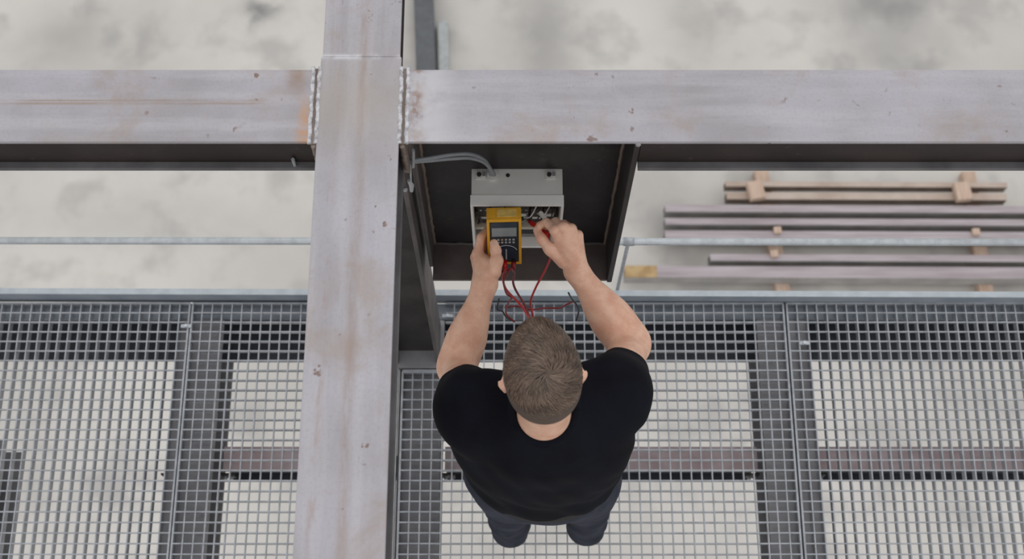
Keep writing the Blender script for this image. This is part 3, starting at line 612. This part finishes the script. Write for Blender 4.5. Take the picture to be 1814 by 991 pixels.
# trim the hems by clipping vertices beyond planes
def clip(V, Q, fn):
    ok = fn(V[Q].mean(1)); return Q[ok]
nL = np.array((ELt - SL).normalized()); nR = np.array((ERt - SR).normalized()); hL = np.array(lerp(SL, ELt, 0.37)); hR = np.array(lerp(SR, ERt, 0.39))
nk = np.array(Vector((0, -0.42, 0.9)).normalized()); nkp = np.array((0.066, 0.612, 1.492))
def cut(V, Q, g, n, region):      # trim a mesh cleanly along a plane
    n = np.array(n, float); o_ = (g(V) > 0) & region(V); ok = ~o_[Q].all(1); Q = Q[ok]; used = np.zeros(len(V), bool); used[Q.ravel()] = True
    m = used & o_; V = V.copy(); V[m] -= g(V[m])[:, None] * n; return V, Q
def axd(P, h_, n_): q = P - h_; return np.linalg.norm(q - (q @ n_)[:, None] * n_, axis=1)
V_, Q_ = cut(V_, Q_, lambda P: (P - hL) @ nL, nL, lambda P: (axd(P, hL, nL) < 0.085) & (P[:, 0] < -0.055 + 0.25 * np.maximum(0, P[:, 1] - 0.79)))
V_, Q_ = cut(V_, Q_, lambda P: (P - hR) @ nR, nR, lambda P: (axd(P, hR, nR) < 0.085) & (P[:, 0] > 0.195 - 0.25 * np.maximum(0, P[:, 1] - 0.81)))
V_, Q_ = cut(V_, Q_, lambda P: (P - nkp) @ nk, nk, lambda P: P[:, 2] > 1.40)
V_, Q_ = cut(V_, Q_, lambda P: 0.913 + 0.06 * (P[:, 1] - 0.55) + 0.004 * np.sin(20 * P[:, 0]) - P[:, 2], (0, 0, -1), lambda P: P[:, 2] < 1.0)
shirt = np_object('t_shirt', V_, Q_, 'shirt', man)
sm = shirt.modifiers.new('cloth_thickness', 'SOLIDIFY'); sm.thickness = 0.003; sm.offset = -1
# ribbed collar ring where the neckline was cut
def ring(cfun, n, a, bq): return [cfun(2 * PI * i / n) for i in range(n + 1)]
cu = Vector(nk); c0 = Vector((0.067, 0.666, 1.509)); e1 = Vector((1, 0, 0)); e2 = cu.cross(e1).normalized()
pts = [c0 + e1 * math.cos(t) * 0.0665 + e2 * math.sin(t) * 0.0715 for t in [2*PI*i/48 for i in range(49)]]
MB().tube(pts, 0.0098, 10).build('collar', 'shirt', shirt, smooth=True)

# trousers
def wt(P):
    x, y, z = P[..., 0], P[..., 1], P[..., 2]
    return 0.0035 * np.sin(34 * z + 22 * x + 2.5 * np.sin(18 * y + 6 * z)) + 0.002 * np.sin(80 * z - 30 * x + 20 * y)
Tt = SDF(); Tt.ell((0.08, 0.650, 0.90), (0.184, 0.124, 0.13), k=0.06)
for (hp, kn, an), s_ in zip(LEGS, (-1, 1)):
    hp = Vector(hp) + Vector((0, -0.008, -0.03)); an = Vector(an)
    Tt.cap(hp, kn, 0.103, 0.072, 0.05).cap(kn, an - Vector((0, 0, 0.05)), 0.072, 0.058, 0.03)
Tt.plane((0, 0, 0.022), (0, 0, -1)).plane((0, 0, 0.985), (0, 0, 1))
V_, Q_ = Tt.mesh((-0.20, 0.46, 0.0), (0.40, 0.84, 1.05), 0.006, wt)
tr = np_object('trousers', V_, Q_, 'trousers', man)
for (hp, kn, an), s_ in zip(LEGS, (-1, 1)):      # seams and back pockets
    pk = Vector((0.08 + s_ * 0.075, 0.530, 0.885))
pts = [(0.08 + 0.166 * math.cos(t), 0.650 + 0.118 * math.sin(t), 0.965) for t in [2*PI*i/40 for i in range(41)]]
MB().tube(pts, 0.012, 8).build('belt', 'belt', tr, smooth=True)
for hp, kn, an in LEGS:
    sh = SDF(); a = Vector(an); sh.cap(a + Vector((0, -.006, -.043)), a + Vector((0, .17, -.045)), 0.042, 0.044, 0.03).cap(a + Vector((0, -.002, -.03)), a + Vector((0, .0, .05)), 0.043, 0.043, 0.03).plane((0, 0, 0.0015), (0, 0, -1))
    v_, q_ = sh.mesh((a.x - .07, a.y - .09, -0.02), (a.x + .07, a.y + .24, 0.2), 0.005); np_object('boot', v_, q_, 'boot', man)

# hair: short cap plus strands combed around the crown whorl
hm_ = NB('hair_strand'); at = hm_.n.new('ShaderNodeAttribute'); at.attribute_name = 'strand'
M['hair'] = hm_.done(at.outputs['Color'], 0.45, 0, 0.5)
hc = SDF().ell(Hc, (0.0690, 0.0990, 0.0930), HR, 0.02, egg=1.5).ell(hd(0, -0.022, -0.012), (0.0685, 0.0775, 0.0815), HR, 0.03)
V_, Q_ = hc.mesh(np.array(Hc) - 0.13, np.array(Hc) + 0.13, 0.004)
HRn = np.array(HR)
def local(P): return (P - np.array(Hc)) @ HRn
def hairline(L): # positive inside the hair
    x, y, z = L[:, 0], L[:, 1], L[:, 2]
    front = np.where(y > 0.03, 0.9 * (y - 0.03) - 0.25 * np.abs(x), 0)
    return z - (-0.030 + 0.28 * np.clip(y + 0.02, -0.03, 0.06) + 0.35 * np.clip(y + 0.05, -0.1, 0.0) + front)
Q_ = clip(V_, Q_, lambda P: hairline(local(P)) > 0)
hair = np_object('hair', V_, Q_, 'hair_cap', man)
NS = 16000; dirs = rng.normal(size=(NS * 2, 3)); dirs /= np.linalg.norm(dirs, axis=1)[:, None]
rad_ = np.array((0.0692, 0.0992, 0.0932)); L = dirs * rad_; hl = hairline(L); sel = hl > 0.001; L = L[sel][:NS]; hl = hl[sel][:NS]
N_ = L / rad_ ** 2; N_ /= np.linalg.norm(N_, axis=1)[:, None]
wh = np.array((0.006, -0.0575, 0.0745)); away = L - wh; away -= (away * N_).sum(1)[:, None] * N_; dist = np.linalg.norm(away, axis=1); away /= np.maximum(dist, 1e-6)[:, None]
tan_ = np.cross(N_, away); sw = np.clip(1.15 - dist / 0.11, 0.15, 1.1)[:, None]
dr = away * (1 - 0.45 * sw) + tan_ * 0.85 * sw + np.array((0.25, 0, 0)) * np.clip((L[:, 1:2]) / 0.08, 0, 1)
dr += rng.normal(size=dr.shape) * 0.16; dr -= (dr * N_).sum(1)[:, None] * N_; dr /= np.linalg.norm(dr, axis=1)[:, None]
back = (L[:, 1] < -0.05) & (L[:, 2] < 0.03)
ln = np.where(L[:, 2] > 0.035, 0.026, 0.007 + 0.019 * np.clip((L[:, 2] + 0.02) / 0.055, 0, 1)) * rng.uniform(0.7, 1.15, len(L)) * np.clip(hl / 0.02, 0.25, 1)
lift = 0.30 * np.ones(len(L)); segs = 4; V_all = []; cols = []
side = np.cross(dr, N_)
wdt = 0.00075 * rng.uniform(0.7, 1.2, len(L))
P0 = L.copy()
for k in range(segs + 1):
    t = k / segs; nn = L * 0
    pos = P0 + dr * (ln * t)[:, None]
    el = np.linalg.norm(pos / rad_, axis=1)[:, None]; surf = pos / el
    nn = surf / rad_ ** 2; nn /= np.linalg.norm(nn, axis=1)[:, None]
    hgt = 0.0008 + ln * 0.34 * math.sin(PI * 0.62 * t) 
    pc = surf + nn * hgt[:, None]; wk = (wdt * (1 - 0.75 * t ** 2))[:, None]
    V_all.append(np.stack([pc - side * wk, pc + side * wk], 1))
VA = np.stack(V_all, 1); VA[..., 0] *= 1 - 1.5 * np.clip(VA[..., 1], -0.1, 0.1)                      # strands, seg, 2, 3
n_st = len(L); VW = VA.reshape(-1, 3) @ HRn.T + np.array(Hc)
base = (np.arange(n_st) * (segs + 1) * 2)[:, None]
qs = np.concatenate([base + np.array([[2*k, 2*k+1, 2*k+3, 2*k+2]]) for k in range(segs)], 0)
strands = np_object('hair_strands', VW, qs, 'hair', hair); tag(strands, None, None, None, 'stuff')
cl_ = 0.5 + 0.5 * np.sin(150 * (L * tan_).sum(1) + 60 * L[:, 0]) * np.sin(110 * L[:, 1] + 70 * L[:, 2]); tone = np.clip(0.6 * rng.uniform(0, 1, n_st) + 0.4 * cl_, 0, 1); lo_c, hi_c = np.array(sr(66, 53, 45)), np.array(sr(140, 117, 100)); cc = lo_c + (hi_c - lo_c) * (tone ** 1.2)[:, None]
ca = strands.data.color_attributes.new('strand', 'FLOAT_COLOR', 'POINT'); full = np.ones((n_st, (segs + 1) * 2, 4), np.float32); full[:, :, :3] = cc[:, None, :]; ca.data.foreach_set('color', full.ravel())

# ------------------------------------------------------------------ multimeter
M['yellow'] = simple('yellow_rubber_holster', sr(228, 168, 48), 0.5, 0, 0.06)
M['yellow_pale'] = simple('pale_yellow_holster_top', sr(222, 186, 104), 0.5, 0, 0.12, 60)  # paler yellow than the holster, for its top end
M['meter_face'] = simple('charcoal_meter_face', sr(52, 56, 62), 0.45, 0, 0.06)
M['lcd'] = simple('grey_lcd', sr(150, 156, 156), 0.2, 0, 0.04)
M['lcd_dark'] = simple('dark_display_hood', sr(64, 74, 82), 0.25, 0, 0.04)
M['key'] = simple('grey_key_print', sr(176, 176, 176), 0.5, 0, 0.05)
M['navy'] = simple('dark_blue_dial', sr(40, 48, 62), 0.4, 0, 0.06)
MC = PY(893.5, 429, 1.136); tl = math.radians(18)
MR = Matrix.Rotation(math.radians(1.5), 3, 'Z') @ Matrix.Rotation(-tl, 3, 'X')     # local: x right, y away from the man, z up
mm = thing('multimeter', 'yellow handheld multimeter with grey screen and dial held in the left hand', 'multimeter', MC)
MW, ML, MT = 0.0405, 0.083, 0.036
def mb(name, lo, hi, mat, parent=mm, bevel=0.0): return MB().box(lo, hi, MR, MC).build(name, mat, parent, bevel)
def md(name, x, z, r, y0, y1, mat, parent=mm, n=24, bevel=0.0): return MB().tube([MC + MR @ Vector((x, y1, z)), MC + MR @ Vector((x, y0, z))], r, n).build(name, mat, parent, bevel)
hol = MB()
hol.box((-MW, 0.006, -ML), (MW, MT, ML), MR, MC)
hol.box((-MW, -0.002, -ML), (-MW + .0065, 0.006, ML), MR, MC).box((MW - .0065, -0.002, -ML), (MW, 0.006, ML), MR, MC)
hol.box((-MW + .0065, -0.002, ML - .009), (MW - .0065, 0.006, ML), MR, MC).box((-MW + .0065, -0.002, -ML), (MW - .0065, 0.006, -ML + .006), MR, MC)
hol.build('holster', 'yellow', mm, 0.0012)
mb('face', (-MW + .0065, 0.001, -ML + .006), (MW - .0065, 0.0061, ML - .009), 'meter_face')
sc_ = mb('screen_hood', (-0.031, -0.0006, 0.018), (0.031, 0.001, 0.070), 'lcd_dark', mm, 0.0004)
mb('screen', (-0.029, -0.0016, 0.022), (0.029, -0.0006, 0.052), 'lcd', sc_)
for r_ in range(2):
    for k in range(6):
        mb('key', (-0.026 + k * .0090, -0.0012, 0.006 - r_ * .010), (-0.0205 + k * .0090, 0.001, 0.0105 - r_ * .010), 'orange' if (k == 2 and r_ == 0) else 'key', mm, 0.0005)
dl = md('dial', 0.004, -0.040, 0.0235, -0.0045, 0.001, 'navy', mm, 28, 0.0008)
mb('dial_pointer', (0.0025, -0.0065, -0.058), (0.0055, -0.0045, -0.022), 'key', dl)
arc = [MC + MR @ Vector((0.004 + 0.027 * math.cos(t), -0.0003, -0.040 + 0.027 * math.sin(t))) for t in [PI * (0.12 + 0.76 * i / 20) for i in range(21)]]
MB().tube(arc, 0.0011, 6).build('dial_scale', 'key', mm)
for x in (-0.022, 0.0, 0.022): md('input_jack', x, -0.0705, 0.0058, -0.003, 0.001, 'red' if x == 0 else 'black_part', mm, 12)
mb('top_sensor', (-0.016, 0.006, ML), (0.030, 0.030, ML + .0015), 'yellow_pale', mm, 0.0006)

# ------------------------------------------------------------------ probe, clip and leads
pp = thing('test_probe', 'red test probe with metal tip held in the right hand', 'probe', PY(955, 404, 1.165))
a, c_ = PY(972, 417, 1.135), PY(937, 392, 1.190)
MB().tube([a, lerp(a, c_, .1), lerp(a, c_, .7), lerp(a, c_, .78), c_], [.0048, .0056, .0056, .0068, .004], 12).build('handle', 'red', pp, smooth=True)
MB().tube([c_, PY(931, 387, 1.212)], [.0022, .0008], 8).build('tip', 'chrome', pp)
gp = thing('wire_connector', 'white cone shaped wire connector just above the right index finger', 'connector', PY(962, 384, 1.19))
MB().tube([PY(956, 375, 1.21), PY(959, 379, 1.205), PY(967, 390, 1.175)], [.0035, .0062, .0052], 10).build('sleeve', 'white_part', gp, smooth=True)
MB().tube([PY(967, 390, 1.175), PY(970, 394, 1.172)], 0.003, 8).build('wire_end', 'blackwire', gp)
J = [MC + MR @ Vector((x, -0.004, -0.0705)) for x in (-0.022, 0.0, 0.022)]
def lead(name, pts, r, mat, lab, plug=None):
    t = thing(name, lab, 'lead', pts[-1])
    MB().tube(spline(pts, 9), r, 8).build('cord', mat, t, smooth=True)
    if plug is not None:
        d = (Vector(pts[0]) - plug); MB().tube([plug, lerp(plug, pts[0], .6), pts[0]], [.0062, .0058, .0035], 10).build('plug', mat, t, smooth=True)
lead('test_lead', [J[1] + Vector((0, -.022, -.010)), PY(896, 475, 1.088), PY(891, 492, 1.083), PY(896, 512, 1.08), PY(912, 530, 1.08), PY(926, 545, 1.075), PY(936, 563, 1.075), PY(941, 569, 1.08), PY(944, 560, 1.09), PY(940, 535, 1.10), PY(950, 508, 1.11), PY(966, 478, 1.12), PY(976, 450, 1.125), a], 0.0030, 'red', 'bright red test lead looping from the meter down and up to the probe', J[1])
lead('test_lead', [J[2] + Vector((-.002, -.020, -.012)), PY(905, 476, 1.084), PY(897, 490, 1.080), PY(892, 500, 1.078), PY(897, 520, 1.078), PY(906, 528, 1.078), PY(901, 536, 1.08), PY(896, 550, 1.08), PY(899, 560, 1.075), PY(912, 570, 1.07)], 0.0024, 'dkred', 'thin dark red lead dangling below the meter with a free end', J[2])
lead('test_lead', [J[0] + Vector((.012, -.020, -.010)), PY(910, 480, 1.10), PY(909, 500, 1.10), PY(914, 515, 1.095), PY(926, 535, 1.09), PY(934, 552, 1.085), PY(940, 571, 1.085)], 0.0030, 'dkred', 'dark red lead hanging straight from the meter towards the head', J[0])
lead('loose_wire', [PY(894, 545, 1.15), PY(915, 543, 1.15), PY(940, 549, 1.14), PY(968, 546, 1.15), PY(992, 546, 1.15), PY(1003, 540, 1.15), PY(1015, 535, 1.15)], 0.0026, 'dkred', 'loose red wire hanging sideways in front of the grating edge')
lead('loose_wire', [PY(1007, 519, 1.16), PY(1013, 530, 1.16), PY(1021, 540, 1.155), PY(1025, 552, 1.15), PY(1021, 568, 1.14)], 0.0024, 'blackwire', 'short black wire hanging beside the right forearm')
lead('loose_wire', [PY(884, 530, 1.15), PY(881, 548, 1.14), PY(890, 552, 1.13), PY(897, 562, 1.12), PY(912, 571, 1.11)], 0.0022, 'blackwire', 'short black wire hanging beside the left forearm')
